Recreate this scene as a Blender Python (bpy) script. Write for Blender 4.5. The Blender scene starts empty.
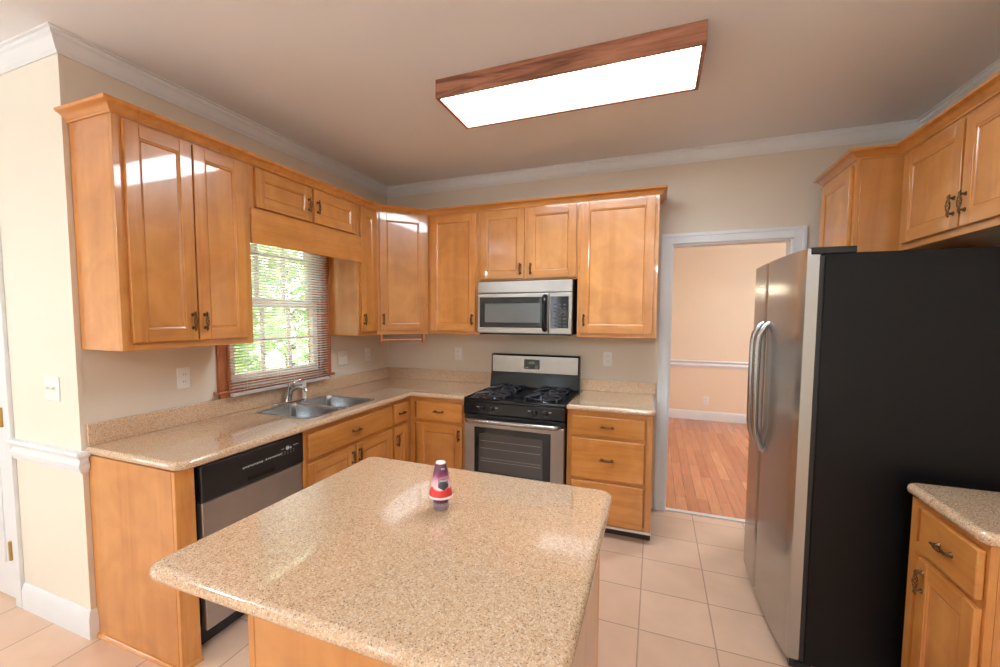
import bpy, bmesh, math, random
from mathutils import Vector, Matrix
random.seed(7)
PI = math.pi
scene = bpy.context.scene
COL = scene.collection

# ------------------------------------------------------------------ camera
CX, CY, CZ = 2.4329, -3.5999, 1.5213
YAW, PITCH, ROLL, FPX, PPX, PPY = 0.3803, -0.0663, 0.0029, 433.28, -17.58, 10.91
cam_d = bpy.data.cameras.new('camera')
cam = bpy.data.objects.new('camera', cam_d)
COL.objects.link(cam)
F = Vector((-math.sin(YAW) * math.cos(PITCH), math.cos(YAW) * math.cos(PITCH), math.sin(PITCH)))
R = Vector((math.cos(YAW), math.sin(YAW), 0))
U = R.cross(F)
R2 = R * math.cos(ROLL) + U * math.sin(ROLL)
U2 = U * math.cos(ROLL) - R * math.sin(ROLL)
cam.matrix_world = Matrix(((R2.x, U2.x, -F.x, CX), (R2.y, U2.y, -F.y, CY), (R2.z, U2.z, -F.z, CZ), (0, 0, 0, 1)))
cam_d.sensor_fit = 'HORIZONTAL'
cam_d.sensor_width = 36
cam_d.lens = FPX * 36 / 1000
cam_d.shift_x = -PPX / 1000
cam_d.shift_y = PPY / 1000
cam_d.clip_start = 0.02
scene.camera = cam

# ------------------------------------------------------------------ world, sun, daylight, exposure
world = bpy.data.worlds.new('world')
scene.world = world
world.use_nodes = True
wn = world.node_tree
wn.nodes.clear()
sky = wn.nodes.new('ShaderNodeTexSky')
sky.sky_type = 'HOSEK_WILKIE'
sky.turbidity = 4
sky.ground_albedo = 0.4
sky.sun_direction = (0.55, 0.1, 0.82)
mixw = wn.nodes.new('ShaderNodeMixRGB')
mixw.inputs[0].default_value = 0.6
mixw.inputs[2].default_value = (0.85, 0.94, 1.0, 1)
wn.links.new(sky.outputs[0], mixw.inputs[1])
bgn = wn.nodes.new('ShaderNodeBackground')
bgn.inputs[1].default_value = 10
wn.links.new(mixw.outputs[0], bgn.inputs[0])
outw = wn.nodes.new('ShaderNodeOutputWorld')
wn.links.new(bgn.outputs[0], outw.inputs[0])


def sun(name, direction, energy, col):
    l = bpy.data.lights.new(name, 'SUN')
    l.energy = energy
    l.color = col
    l.angle = 0.02
    o = bpy.data.objects.new(name, l)
    COL.objects.link(o)
    o.rotation_euler = Vector(direction).to_track_quat('-Z', 'Y').to_euler()
    return o


def area(name, loc, direction, sx, sy, energy, col):
    l = bpy.data.lights.new(name, 'AREA')
    l.shape = 'RECTANGLE'
    l.size, l.size_y = sx, sy
    l.energy = energy
    l.color = col
    o = bpy.data.objects.new(name, l)
    COL.objects.link(o)
    o.location = loc
    o.rotation_euler = Vector(direction).to_track_quat('-Z', 'Z').to_euler()
    return o


sun('sun', (-0.18, 0.8, -0.8), 26.0, (1, .95, .88))
# daylight standing outside each real window opening

vs = scene.view_settings
vs.view_transform = 'Standard'
vs.look = 'None'
vs.gamma = 1
vs.use_curve_mapping = False
vs.exposure = 0.12
scene.cycles.use_denoising = True
scene.cycles.max_bounces = 10
scene.cycles.diffuse_bounces = 6
scene.cycles.sample_clamp_indirect = 6.0
scene.cycles.caustics_reflective = False

# ------------------------------------------------------------------ constants of the room
H = 2.735
XE = 2.4363       # right end of the back cabinets
XR = 1.1126       # left side of the range
W = 3.947         # right wall
YC = -2.472       # free end of the window wall
ZB = 1.3625       # underside of the wall cabinets
ZT = 2.385        # top of wall cabinets
YN = -2.4505      # near end of the left cabinet run
YF = -6.45        # wall behind the camera
XN = -2.65        # nook wall


# ------------------------------------------------------------------ materials
def sr(r, g, b):
    f = lambda c: (c / 255 / 12.92) if c / 255 <= 0.04045 else ((c / 255 + 0.055) / 1.055) ** 2.4
    return (f(r), f(g), f(b), 1)


def newmat(name):
    m = bpy.data.materials.new(name)
    m.use_nodes = True
    nt = m.node_tree
    return m, nt, nt.nodes['Principled BSDF']


def simple(name, col, rough=.5, metal=0.0, coat=0.0, noise=0.0, nscale=30, bump=0.0, emis=None, es=0, trans=0, spec=.5, alpha=1, aniso=0.0):
    m, nt, b = newmat(name)
    b.inputs['Base Color'].default_value = col
    b.inputs['Roughness'].default_value = rough
    b.inputs['Metallic'].default_value = metal
    b.inputs['Coat Weight'].default_value = coat
    b.inputs['Coat Roughness'].default_value = .08
    b.inputs['Specular IOR Level'].default_value = spec
    b.inputs['Anisotropic'].default_value = aniso
    b.inputs['Transmission Weight'].default_value = trans
    if emis:
        b.inputs['Emission Color'].default_value = emis
        b.inputs['Emission Strength'].default_value = es
    tc = nt.nodes.new('ShaderNodeTexCoord')
    n = nt.nodes.new('ShaderNodeTexNoise')
    n.inputs['Scale'].default_value = nscale
    n.inputs['Detail'].default_value = 4
    nt.links.new(tc.outputs['Object'], n.inputs['Vector'])
    if noise:
        hs = nt.nodes.new('ShaderNodeMixRGB')
        hs.blend_type = 'MULTIPLY'
        hs.inputs[0].default_value = 1
        cr = nt.nodes.new('ShaderNodeValToRGB')
        cr.color_ramp.elements[0].position = .3
        cr.color_ramp.elements[1].position = .7
        k = 1 - noise
        cr.color_ramp.elements[0].color = (k, k, k, 1)
        cr.color_ramp.elements[1].color = (1, 1, 1, 1)
        nt.links.new(n.outputs[0], cr.inputs[0])
        nt.links.new(cr.outputs[0], hs.inputs[2])
        hs.inputs[1].default_value = col
        nt.links.new(hs.outputs[0], b.inputs['Base Color'])
    if bump:
        bp = nt.nodes.new('ShaderNodeBump')
        bp.inputs['Strength'].default_value = bump
        bp.inputs['Distance'].default_value = .002
        nt.links.new(n.outputs[0], bp.inputs['Height'])
        nt.links.new(bp.outputs[0], b.inputs['Normal'])
    return m


def wood(name, dark, mid, light, axis='z', rough=.28, coat=.75, fine=1.0, contrast=1.0, blotch=(.84, .79, .73, 1)):
    m, nt, b = newmat(name)
    L = nt.links
    tc = nt.nodes.new('ShaderNodeTexCoord')
    oi = nt.nodes.new('ShaderNodeObjectInfo')
    mul = nt.nodes.new('ShaderNodeMath'); mul.operation = 'MULTIPLY'; mul.inputs[1].default_value = 37.0
    L.new(oi.outputs['Random'], mul.inputs[0])
    add = nt.nodes.new('ShaderNodeVectorMath'); add.operation = 'ADD'
    L.new(tc.outputs['Object'], add.inputs[0]); L.new(mul.outputs[0], add.inputs[1])
    mp = nt.nodes.new('ShaderNodeMapping')
    s = {'x': (1.2, 14, 14), 'y': (14, 1.2, 14), 'z': (14, 14, 1.2)}[axis]
    mp.inputs['Scale'].default_value = [v * fine for v in s]
    L.new(add.outputs[0], mp.inputs[0])
    n = nt.nodes.new('ShaderNodeTexNoise')
    n.inputs['Scale'].default_value = 1.6
    n.inputs['Detail'].default_value = 10
    n.inputs['Roughness'].default_value = .62
    n.inputs['Distortion'].default_value = .6
    L.new(mp.outputs[0], n.inputs['Vector'])
    cr = nt.nodes.new('ShaderNodeValToRGB')
    e = cr.color_ramp.elements
    e[0].position = .5 - .22 / contrast; e[0].color = dark
    e[1].position = .5 + .22 / contrast; e[1].color = light
    k = e.new(.5); k.color = mid
    L.new(n.outputs[0], cr.inputs[0])
    # blotchy figure across the board
    n2 = nt.nodes.new('ShaderNodeTexNoise')
    n2.inputs['Scale'].default_value = 6
    n2.inputs['Detail'].default_value = 6
    n2.inputs['Distortion'].default_value = .8
    L.new(add.outputs[0], n2.inputs['Vector'])
    cr2 = nt.nodes.new('ShaderNodeValToRGB')
    cr2.color_ramp.elements[0].position = .3; cr2.color_ramp.elements[0].color = blotch
    cr2.color_ramp.elements[1].position = .65; cr2.color_ramp.elements[1].color = (1.0, 1.0, 1.0, 1)
    L.new(n2.outputs[0], cr2.inputs[0])
    mx = nt.nodes.new('ShaderNodeMixRGB'); mx.blend_type = 'MULTIPLY'; mx.inputs[0].default_value = 1
    L.new(cr.outputs[0], mx.inputs[1]); L.new(cr2.outputs[0], mx.inputs[2])
    hsv = nt.nodes.new('ShaderNodeHueSaturation')
    mr = nt.nodes.new('ShaderNodeMapRange')
    mr.inputs['To Min'].default_value = .9; mr.inputs['To Max'].default_value = 1.08
    L.new(oi.outputs['Random'], mr.inputs[0]); L.new(mr.outputs[0], hsv.inputs['Value'])
    L.new(mx.outputs[0], hsv.inputs['Color'])
    L.new(hsv.outputs[0], b.inputs['Base Color'])
    b.inputs['Roughness'].default_value = rough
    b.inputs['Coat Weight'].default_value = coat
    b.inputs['Coat Roughness'].default_value = .045
    bp = nt.nodes.new('ShaderNodeBump'); bp.inputs['Strength'].default_value = .06; bp.inputs['Distance'].default_value = .001
    L.new(n.outputs[0], bp.inputs['Height']); L.new(bp.outputs[0], b.inputs['Normal'])
    return m


def granite(name):
    m, nt, b = newmat(name)
    L = nt.links
    tc = nt.nodes.new('ShaderNodeTexCoord')

    def noise(scale, det=2, dist=0):
        n = nt.nodes.new('ShaderNodeTexNoise')
        n.inputs['Scale'].default_value = scale; n.inputs['Detail'].default_value = det; n.inputs['Distortion'].default_value = dist
        L.new(tc.outputs['Object'], n.inputs['Vector'])
        return n

    def mask(n, a, c):
        cr = nt.nodes.new('ShaderNodeValToRGB')
        cr.color_ramp.elements[0].position = a; cr.color_ramp.elements[0].color = (0, 0, 0, 1)
        cr.color_ramp.elements[1].position = c; cr.color_ramp.elements[1].color = (1, 1, 1, 1)
        L.new(n.outputs[0], cr.inputs[0])
        return cr
    def cells(scale, stops):
        v = nt.nodes.new('ShaderNodeTexVoronoi')
        v.inputs['Scale'].default_value = scale
        wv = nt.nodes.new('ShaderNodeVectorMath'); wv.operation = 'ADD'
        nn = noise(scale * .8, 1)
        sc_ = nt.nodes.new('ShaderNodeVectorMath'); sc_.operation = 'SCALE'; sc_.inputs['Scale'].default_value = 1.2 / scale
        L.new(nn.outputs['Color'], sc_.inputs[0]); L.new(tc.outputs['Object'], wv.inputs[0]); L.new(sc_.outputs[0], wv.inputs[1])
        L.new(wv.outputs[0], v.inputs['Vector'])
        sp = nt.nodes.new('ShaderNodeSeparateXYZ'); L.new(v.outputs['Color'], sp.inputs[0])
        cr = nt.nodes.new('ShaderNodeValToRGB'); cr.color_ramp.interpolation = 'CONSTANT'
        e = cr.color_ramp.elements
        e[0].position = 0; e[0].color = stops[0][1]
        e[1].position = stops[1][0]; e[1].color = stops[1][1]
        for p, c_ in stops[2:]:
            k_ = e.new(p); k_.color = c_
        L.new(sp.outputs[0], cr.inputs[0])
        return cr
    a1 = cells(230, [(0, sr(203, 168, 134)), (.3, sr(211, 180, 148)), (.52, sr(194, 157, 121)), (.72, sr(218, 194, 168)), (.84, sr(178, 140, 106)), (.93, sr(140, 112, 90)), (.965, sr(200, 166, 132))])
    a2 = cells(420, [(0, sr(208, 176, 144)), (.35, sr(198, 164, 130)), (.6, sr(215, 188, 160)), (.8, sr(184, 148, 116)), (.93, sr(132, 106, 86))])
    mx = nt.nodes.new('ShaderNodeMixRGB'); mx.inputs[0].default_value = .4
    L.new(a1.outputs[0], mx.inputs[1]); L.new(a2.outputs[0], mx.inputs[2])
    cur = mx.outputs[0]
    for scale, thr, rad, colr in ((150, .62, .24, sr(108, 84, 66)), (240, .55, .27, sr(140, 108, 82)), (190, .66, .27, sr(228, 212, 192))):
        v = nt.nodes.new('ShaderNodeTexVoronoi'); v.inputs['Scale'].default_value = scale
        L.new(tc.outputs['Object'], v.inputs['Vector'])
        sp = nt.nodes.new('ShaderNodeSeparateXYZ'); L.new(v.outputs['Color'], sp.inputs[0])
        g1 = nt.nodes.new('ShaderNodeMath'); g1.operation = 'GREATER_THAN'; g1.inputs[1].default_value = thr; L.new(sp.outputs[1], g1.inputs[0])
        g2 = nt.nodes.new('ShaderNodeMath'); g2.operation = 'LESS_THAN'; g2.inputs[1].default_value = rad; L.new(v.outputs['Distance'], g2.inputs[0])
        g3 = nt.nodes.new('ShaderNodeMath'); g3.operation = 'MULTIPLY'; L.new(g1.outputs[0], g3.inputs[0]); L.new(g2.outputs[0], g3.inputs[1])
        mx = nt.nodes.new('ShaderNodeMixRGB'); L.new(g3.outputs[0], mx.inputs[0]); L.new(cur, mx.inputs[1]); mx.inputs[2].default_value = colr
        cur = mx.outputs[0]
    L.new(cur, b.inputs['Base Color'])
    b.inputs['Roughness'].default_value = .1
    b.inputs['Coat Weight'].default_value = 1.0
    b.inputs['Coat Roughness'].default_value = .012
    return m


def bricks(name, c1, c2, mortar, bw, rh, ms, offset, loc, rough, coat, rot=0, grain=None, bump=.3):
    m, nt, b = newmat(name)
    L = nt.links
    tc = nt.nodes.new('ShaderNodeTexCoord')
    mp = nt.nodes.new('ShaderNodeMapping')
    mp.inputs['Location'].default_value = loc
    mp.inputs['Rotation'].default_value = (0, 0, rot)
    L.new(tc.outputs['Object'], mp.inputs[0])
    br = nt.nodes.new('ShaderNodeTexBrick')
    br.offset = offset
    br.squash = 1
    br.inputs['Scale'].default_value = 1
    br.inputs['Brick Width'].default_value = bw
    br.inputs['Row Height'].default_value = rh
    br.inputs['Mortar Size'].default_value = ms
    br.inputs['Mortar Smooth'].default_value = .1
    br.inputs['Bias'].default_value = 0
    br.inputs['Color1'].default_value = c1
    br.inputs['Color2'].default_value = c2
    br.inputs['Mortar'].default_value = mortar
    L.new(mp.outputs[0], br.inputs['Vector'])
    n = nt.nodes.new('ShaderNodeTexNoise')
    n.inputs['Detail'].default_value = 5
    if grain:
        mp2 = nt.nodes.new('ShaderNodeMapping'); mp2.inputs['Scale'].default_value = grain
        L.new(mp.outputs[0], mp2.inputs[0]); L.new(mp2.outputs[0], n.inputs['Vector']); n.inputs['Scale'].default_value = 3
    else:
        L.new(mp.outputs[0], n.inputs['Vector']); n.inputs['Scale'].default_value = 5
    cr = nt.nodes.new('ShaderNodeValToRGB')
    k = .78 if grain else .9
    cr.color_ramp.elements[0].position = .32; cr.color_ramp.elements[0].color = (k, k * .97, k * .95, 1)
    cr.color_ramp.elements[1].position = .68; cr.color_ramp.elements[1].color = (1, 1, 1, 1)
    L.new(n.outputs[0], cr.inputs[0])
    mx = nt.nodes.new('ShaderNodeMixRGB'); mx.blend_type = 'MULTIPLY'; mx.inputs[0].default_value = 1
    L.new(br.outputs['Color'], mx.inputs[1]); L.new(cr.outputs[0], mx.inputs[2])
    L.new(mx.outputs[0], b.inputs['Base Color'])
    b.inputs['Roughness'].default_value = rough
    b.inputs['Coat Weight'].default_value = coat
    bp = nt.nodes.new('ShaderNodeBump'); bp.inputs['Strength'].default_value = bump; bp.inputs['Distance'].default_value = .002
    bp.invert = True
    L.new(br.outputs['Fac'], bp.inputs['Height']); L.new(bp.outputs[0], b.inputs['Normal'])
    return m


M = {}
WD, WM, WL = sr(184, 116, 52), sr(200, 133, 65), sr(211, 147, 79)
M['wv'] = wood('maple_vertical', WD, WM, WL, 'z')
M['wh'] = wood('maple_horizontal', WD, WM, WL, 'x')
M['wp'] = wood('maple_panel', sr(188, 121, 58), sr(205, 139, 73), sr(216, 153, 86), 'z', fine=.3, blotch=(.80, .73, .65, 1))
M['wy'] = wood('maple_along_depth', WD, WM, WL, 'y')
M['groove'] = wood('maple_dark_groove', sr(150, 88, 40), sr(168, 102, 50), sr(182, 116, 60), 'z')  # darker maple tone for the innermost bead ring of the doors
M['oak_x'] = wood('oak_fixture', sr(110, 66, 46), sr(156, 104, 80), sr(176, 124, 98), 'x', .45, .1, 1.3, 1.6)
M['oak_y'] = wood('oak_fixture_ends', sr(110, 66, 46), sr(156, 104, 80), sr(176, 124, 98), 'y', .45, .1, 1.3, 1.6)
M['casing_wood'] = wood('window_casing_wood', sr(150, 84, 46), sr(176, 104, 62), sr(190, 118, 74), 'z', .35, .3)
M['casing_wood_h'] = wood('window_casing_wood_level', sr(150, 84, 46), sr(176, 104, 62), sr(190, 118, 74), 'y', .35, .3)
M['towel_wood'] = wood('towel_holder_wood', sr(166, 92, 56), sr(190, 112, 72), sr(200, 124, 84), 'x', .4, .2)
M['shadow'] = simple('cabinet_inside', sr(120, 78, 44), .7, noise=.1)
M['granite'] = granite('speckled_granite')
M['tile'] = bricks('floor_tile', sr(222, 187, 160), sr(213, 177, 150), sr(172, 142, 120), .335, .335, .0035, 0, (-2.395, 1.112, 0), .32, .15)
M['planks'] = bricks('hardwood_planks', sr(206, 134, 92), sr(178, 104, 66), sr(120, 66, 40), .9, .082, .0012, .37, (0, 0, 0), .25, .3, rot=PI / 2, grain=(1.2, 14, 1), bump=.1)
M['wall'] = simple('beige_wall_paint', sr(218, 205, 188), .6, noise=.03, nscale=3, bump=.02)
M['cream'] = simple('cream_wall_paint', sr(230, 222, 206), .6, noise=.03, nscale=3)
M['peach'] = simple('peach_wall_paint', sr(236, 216, 190), .6, noise=.03, nscale=3)
M['ceil'] = simple('ceiling_paint', sr(234, 236, 241), .8, noise=.03, nscale=2)
M['trim'] = simple('white_trim_paint', sr(226, 228, 230), .35, noise=.03, nscale=8)
M['plate'] = simple('white_plastic', sr(232, 230, 226), .35, noise=.02)
M['slot'] = simple('dark_slot', sr(60, 58, 56), .6, noise=.02)
M['steel'] = simple('brushed_steel', sr(172, 168, 164), .32, .92, noise=.08, nscale=12, aniso=.6)
M['steel_fridge'] = simple('brushed_steel_fridge', sr(184, 184, 184), .24, .94, noise=.05, nscale=6, aniso=.7)
M['steel_dark'] = simple('handle_steel', sr(170, 168, 166), .2, 1, noise=.05)
M['chrome'] = simple('chrome', sr(210, 212, 214), .1, 1, noise=.03)
M['sink'] = simple('sink_steel', sr(178, 180, 182), .24, .95, noise=.06, nscale=20, aniso=.4)
M['black'] = simple('gloss_black_enamel', sr(14, 14, 16), .16, noise=.1, spec=.35)
M['blackp'] = simple('black_plastic', sr(22, 22, 24), .32, noise=.1)
M['fridge_side'] = simple('textured_black_side', sr(14, 13, 13), .4, noise=.2, nscale=160, bump=.35, spec=.25)
M['iron'] = simple('cast_iron', sr(52, 52, 58), .34, noise=.2, nscale=80, bump=.2)
M['dkglass'] = simple('dark_oven_glass', sr(20, 19, 20), .08, noise=.1)
M['ovenglass'] = simple('oven_inner_glass', sr(70, 66, 64), .12, noise=.12, nscale=6)
M['mwglass'] = simple('microwave_glass', sr(96, 97, 96), .12, noise=.1, nscale=6)
M['rack'] = simple('oven_rack_wire', sr(160, 158, 154), .3, .8, noise=.05)
M['bronze'] = simple('antique_bronze', sr(112, 84, 56), .32, .9, noise=.3, nscale=200)
M['brass'] = simple('hinge_brass', sr(196, 160, 90), .3, .9, noise=.1)
M['blind'] = simple('blind_vinyl', sr(238, 238, 240), .45, noise=.02)
nt = M['blind'].node_tree
tl = nt.nodes.new('ShaderNodeBsdfTranslucent'); tl.inputs[0].default_value = (1, 1, 1, 1)
ms_ = nt.nodes.new('ShaderNodeMixShader'); ms_.inputs[0].default_value = .72
nt.links.new(nt.nodes['Principled BSDF'].outputs[0], ms_.inputs[1]); nt.links.new(tl.outputs[0], ms_.inputs[2])
nt.links.new(ms_.outputs[0], nt.nodes['Material Output'].inputs[0])
M['sash'] = simple('sash_paint', sr(232, 206, 190), .5, noise=.04)
M['diff'] = simple('lit_diffuser', sr(250, 250, 250), .6, noise=.02, nscale=40, emis=(.78, .91, 1, 1), es=25)
M['fill_bowl'] = simple('fill_light_bowl', sr(250, 245, 235), .4, noise=.02, emis=(.78, .91, 1, 1), es=110)  # glow of the added fill pendants
M['green'] = simple('display_green', sr(30, 60, 30), .3, noise=.05, emis=(.25, .9, .35, 1), es=.35)
M['display'] = simple('display_window', sr(28, 32, 26), .15, noise=.05)
M['silver'] = simple('silver_print', sr(190, 190, 190), .4, .2, noise=.03)
M['ground'] = simple('lawn', sr(150, 170, 96), .9, noise=.3, nscale=4)
M['siding'] = simple('pale_siding', sr(226, 224, 218), .7, noise=.05, nscale=3)
M['soap'] = simple('white_dispenser', sr(232, 228, 220), .3, noise=.02)
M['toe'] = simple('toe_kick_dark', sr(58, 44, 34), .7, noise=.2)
M['edge'] = simple('white_caulk', sr(214, 210, 204), .5, noise=.05)
M['bark'] = simple('bark', sr(96, 80, 64), .9, noise=.3)
M['bulb'] = simple('lit_bulb', sr(255, 240, 210), .5, noise=.02, emis=(1, .84, .6, 1), es=60)
M['yellow'] = simple('energy_print', sr(210, 210, 205), .5, noise=.03)


def glass():
    m, nt, b = newmat('window_glass')
    nt.nodes.remove(b)
    g = nt.nodes.new('ShaderNodeBsdfGlossy'); g.inputs['Roughness'].default_value = .02
    t = nt.nodes.new('ShaderNodeBsdfTransparent')
    t.inputs[0].default_value = (.96, .98, .97, 1)
    mx = nt.nodes.new('ShaderNodeMixShader')
    mx.inputs[0].default_value = .07; nt.links.new(t.outputs[0], mx.inputs[1]); nt.links.new(g.outputs[0], mx.inputs[2])
    nt.links.new(mx.outputs[0], nt.nodes['Material Output'].inputs[0])
    return m


M['glass'] = glass()


def frosted():
    m, nt, b = newmat('frosted_clear_plastic')
    b.inputs['Base Color'].default_value = sr(235, 225, 225)
    b.inputs['Roughness'].default_value = .3
    b.inputs['Alpha'].default_value = .28
    return m


M['frost'] = frosted()


def leafmat():
    m, nt, b = newmat('leaf_green')
    oi = nt.nodes.new('ShaderNodeTexCoord')
    n = nt.nodes.new('ShaderNodeTexNoise'); n.inputs['Scale'].default_value = 3
    nt.links.new(oi.outputs['Object'], n.inputs['Vector'])
    cr = nt.nodes.new('ShaderNodeValToRGB')
    cr.color_ramp.elements[0].position = .35; cr.color_ramp.elements[0].color = sr(130, 160, 100)
    cr.color_ramp.elements[1].position = .65; cr.color_ramp.elements[1].color = sr(205, 222, 160)
    nt.links.new(n.outputs[0], cr.inputs[0]); nt.links.new(cr.outputs[0], b.inputs['Base Color'])
    b.inputs['Roughness'].default_value = .6
    return m


M['leaf'] = leafmat()


# wrap of the air freshener: purple top fading to white and red fruit at the bottom
def wrapmat():
    m, nt, b = newmat('freshener_wrap')
    L = nt.links
    tc = nt.nodes.new('ShaderNodeTexCoord')
    sep = nt.nodes.new('ShaderNodeSeparateXYZ'); L.new(tc.outputs['Object'], sep.inputs[0])
    mr = nt.nodes.new('ShaderNodeMapRange')
    mr.inputs['From Min'].default_value = .045; mr.inputs['From Max'].default_value = .142
    L.new(sep.outputs[2], mr.inputs[0])
    n = nt.nodes.new('ShaderNodeTexNoise'); n.inputs['Scale'].default_value = 45; n.inputs['Detail'].default_value = 1
    L.new(tc.outputs['Object'], n.inputs['Vector'])
    ad = nt.nodes.new('ShaderNodeMath'); ad.operation = 'MULTIPLY_ADD'
    L.new(n.outputs[0], ad.inputs[0]); ad.inputs[1].default_value = .45; L.new(mr.outputs[0], ad.inputs[2])
    cr = nt.nodes.new('ShaderNodeValToRGB')
    e = cr.color_ramp.elements
    e[0].position = 0; e[0].color = sr(190, 30, 36)
    e[1].position = 1; e[1].color = sr(96, 44, 70)
    for p, c in ((.46, sr(222, 60, 56)), (.54, sr(236, 214, 216)), (.68, sr(222, 178, 190)), (.86, sr(150, 60, 100))):
        k = e.new(p); k.color = c
    L.new(ad.outputs[0], cr.inputs[0]); L.new(cr.outputs[0], b.inputs['Base Color'])
    b.inputs['Roughness'].default_value = .3
    return m


M['wrap'] = wrapmat()
M['gel'] = simple('purple_gel', sr(96, 40, 62), .2, noise=.2, nscale=60)
M['cap'] = simple('white_cap', sr(240, 236, 238), .35, noise=.02)
M['shield'] = simple('dark_label', sr(44, 46, 54), .4, noise=.05)
M['lettering'] = simple('label_lettering', sr(200, 200, 205), .4, noise=.03)


# ------------------------------------------------------------------ mesh builder
class MB:
    def __init__(s):
        s.v = []; s.f = []; s.m = []

    def face(s, idx, mi=0):
        s.f.append(tuple(idx)); s.m.append(mi)

    def box(s, x0, x1, y0, y1, z0, z1, mi=0):
        x0, x1 = min(x0, x1), max(x0, x1); y0, y1 = min(y0, y1), max(y0, y1); z0, z1 = min(z0, z1), max(z0, z1)
        b = len(s.v)
        s.v += [(x0, y0, z0), (x1, y0, z0), (x1, y1, z0), (x0, y1, z0), (x0, y0, z1), (x1, y0, z1), (x1, y1, z1), (x0, y1, z1)]
        for q in ((0, 3, 2, 1), (4, 5, 6, 7), (0, 1, 5, 4), (1, 2, 6, 5), (2, 3, 7, 6), (3, 0, 4, 7)):
            s.face([b + i for i in q], mi)
        return s

    def prism(s, pts, z0, z1, mi=0):
        b = len(s.v); n = len(pts)
        a = sum(pts[i][0] * pts[(i + 1) % n][1] - pts[(i + 1) % n][0] * pts[i][1] for i in range(n))
        if a < 0: pts = pts[::-1]
        s.v += [(p[0], p[1], z0) for p in pts] + [(p[0], p[1], z1) for p in pts]
        s.face([b + i for i in range(n)][::-1], mi); s.face([b + n + i for i in range(n)], mi)
        for i in range(n):
            j = (i + 1) % n
            s.face([b + i, b + j, b + n + j, b + n + i], mi)
        return s

    def tube(s, pts, r, n=12, mi=0, caps=True):
        pts = [Vector(p) for p in pts]
        rs = r if isinstance(r, (list, tuple)) else [r] * len(pts)
        b = len(s.v)
        prev = None
        for i, p in enumerate(pts):
            if i == 0: t = pts[1] - p
            elif i == len(pts) - 1: t = p - pts[i - 1]
            else: t = (pts[i + 1] - p).normalized() + (p - pts[i - 1]).normalized()
            t.normalize()
            if prev is None:
                a = Vector((0, 0, 1)) if abs(t.z) < .9 else Vector((1, 0, 0))
                u = t.cross(a).normalized()
            else:
                u = (prev - t * prev.dot(t)).normalized()
            prev = u
            w = t.cross(u)
            for k in range(n):
                a = 2 * PI * k / n
                s.v.append(tuple(p + (u * math.cos(a) + w * math.sin(a)) * rs[i]))
        for i in range(len(pts) - 1):
            for k in range(n):
                a = b + i * n + k; c = b + i * n + (k + 1) % n
                s.face([a, c, c + n, a + n], mi)
        if caps:
            s.face([b + k for k in range(n)][::-1], mi)
            s.face([b + (len(pts) - 1) * n + k for k in range(n)], mi)
        return s

    def cyl(s, p0, p1, r0, r1=None, n=16, mi=0):
        return s.tube([p0, p1], [r0, r0 if r1 is None else r1], n, mi)

    def lathe(s, prof, c=(0, 0, 0), n=32, mi=0, axis='z'):
        b = len(s.v)
        for r, h in prof:
            for k in range(n):
                a = 2 * PI * k / n
                x, y = r * math.cos(a), r * math.sin(a)
                if axis == 'z': q = (c[0] + x, c[1] + y, c[2] + h)
                elif axis == 'y': q = (c[0] + x, c[1] - h, c[2] + y)
                else: q = (c[0] + h, c[1] + x, c[2] + y)
                s.v.append(q)
        for i in range(len(prof) - 1):
            for k in range(n):
                a = b + i * n + k; d = b + i * n + (k + 1) % n
                s.face([a, d, d + n, a + n], mi)
        s.face([b + k for k in range(n)][::-1], mi)
        s.face([b + (len(prof) - 1) * n + k for k in range(n)], mi)
        return s

    def torus(s, c, R_, r, n=20, m=8, mi=0, axis='z'):
        b = len(s.v)
        for i in range(n):
            a = 2 * PI * i / n
            for k in range(m):
                t = 2 * PI * k / m
                rr = R_ + r * math.cos(t)
                q = Vector((rr * math.cos(a), rr * math.sin(a), r * math.sin(t)))
                if axis == 'y': q = Vector((q.x, q.z, q.y))
                if axis == 'x': q = Vector((q.z, q.x, q.y))
                s.v.append(tuple(q + Vector(c)))
        for i in range(n):
            for k in range(m):
                a = b + i * m + k; d = b + i * m + (k + 1) % m
                e = b + ((i + 1) % n) * m + (k + 1) % m; f = b + ((i + 1) % n) * m + k
                s.face([a, d, e, f], mi)
        return s

    def sweep(s, prof, path, side=1, mi=0):
        """prof: (out, z) points; path: plan points; out goes to the side of the path (+1 right)."""
        b = len(s.v); n = len(prof)
        P = [Vector((p[0], p[1])) for p in path]

        def nrm(a, c):
            d = (c - a).normalized()
            return Vector((d.y, -d.x)) * side
        for i, p in enumerate(P):
            if i == 0: o = nrm(P[0], P[1])
            elif i == len(P) - 1: o = nrm(P[-2], P[-1])
            else:
                n1 = nrm(P[i - 1], p); n2 = nrm(p, P[i + 1])
                o = (n1 + n2); o = o / max(1e-6, o.dot(n1))
            for u, z in prof:
                s.v.append((p.x + o.x * u, p.y + o.y * u, z))
        for i in range(len(P) - 1):
            for k in range(n):
                a = b + i * n + k; d = b + i * n + (k + 1) % n
                s.face([a, d, d + n, a + n], mi)
        s.face([b + k for k in range(n)][::-1], mi)
        s.face([b + (len(P) - 1) * n + k for k in range(n)], mi)
        return s

    def build(s, name, mats, parent=None, bevel=0.0, seg=2, label=None, loc=None, rz=0):
        me = bpy.data.meshes.new(name)
        me.from_pydata(s.v, [], s.f)
        if not isinstance(mats, (list, tuple)): mats = [mats]
        for m in mats: me.materials.append(m)
        me.polygons.foreach_set('material_index', s.m)
        bm = bmesh.new(); bm.from_mesh(me)
        bmesh.ops.recalc_face_normals(bm, faces=bm.faces)
        bm.to_mesh(me); bm.free()
        me.polygons.foreach_set('use_smooth', [True] * len(me.polygons))
        me.set_sharp_from_angle(angle=math.radians(38))
        me.update()
        o = bpy.data.objects.new(name, me)
        COL.objects.link(o)
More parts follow.
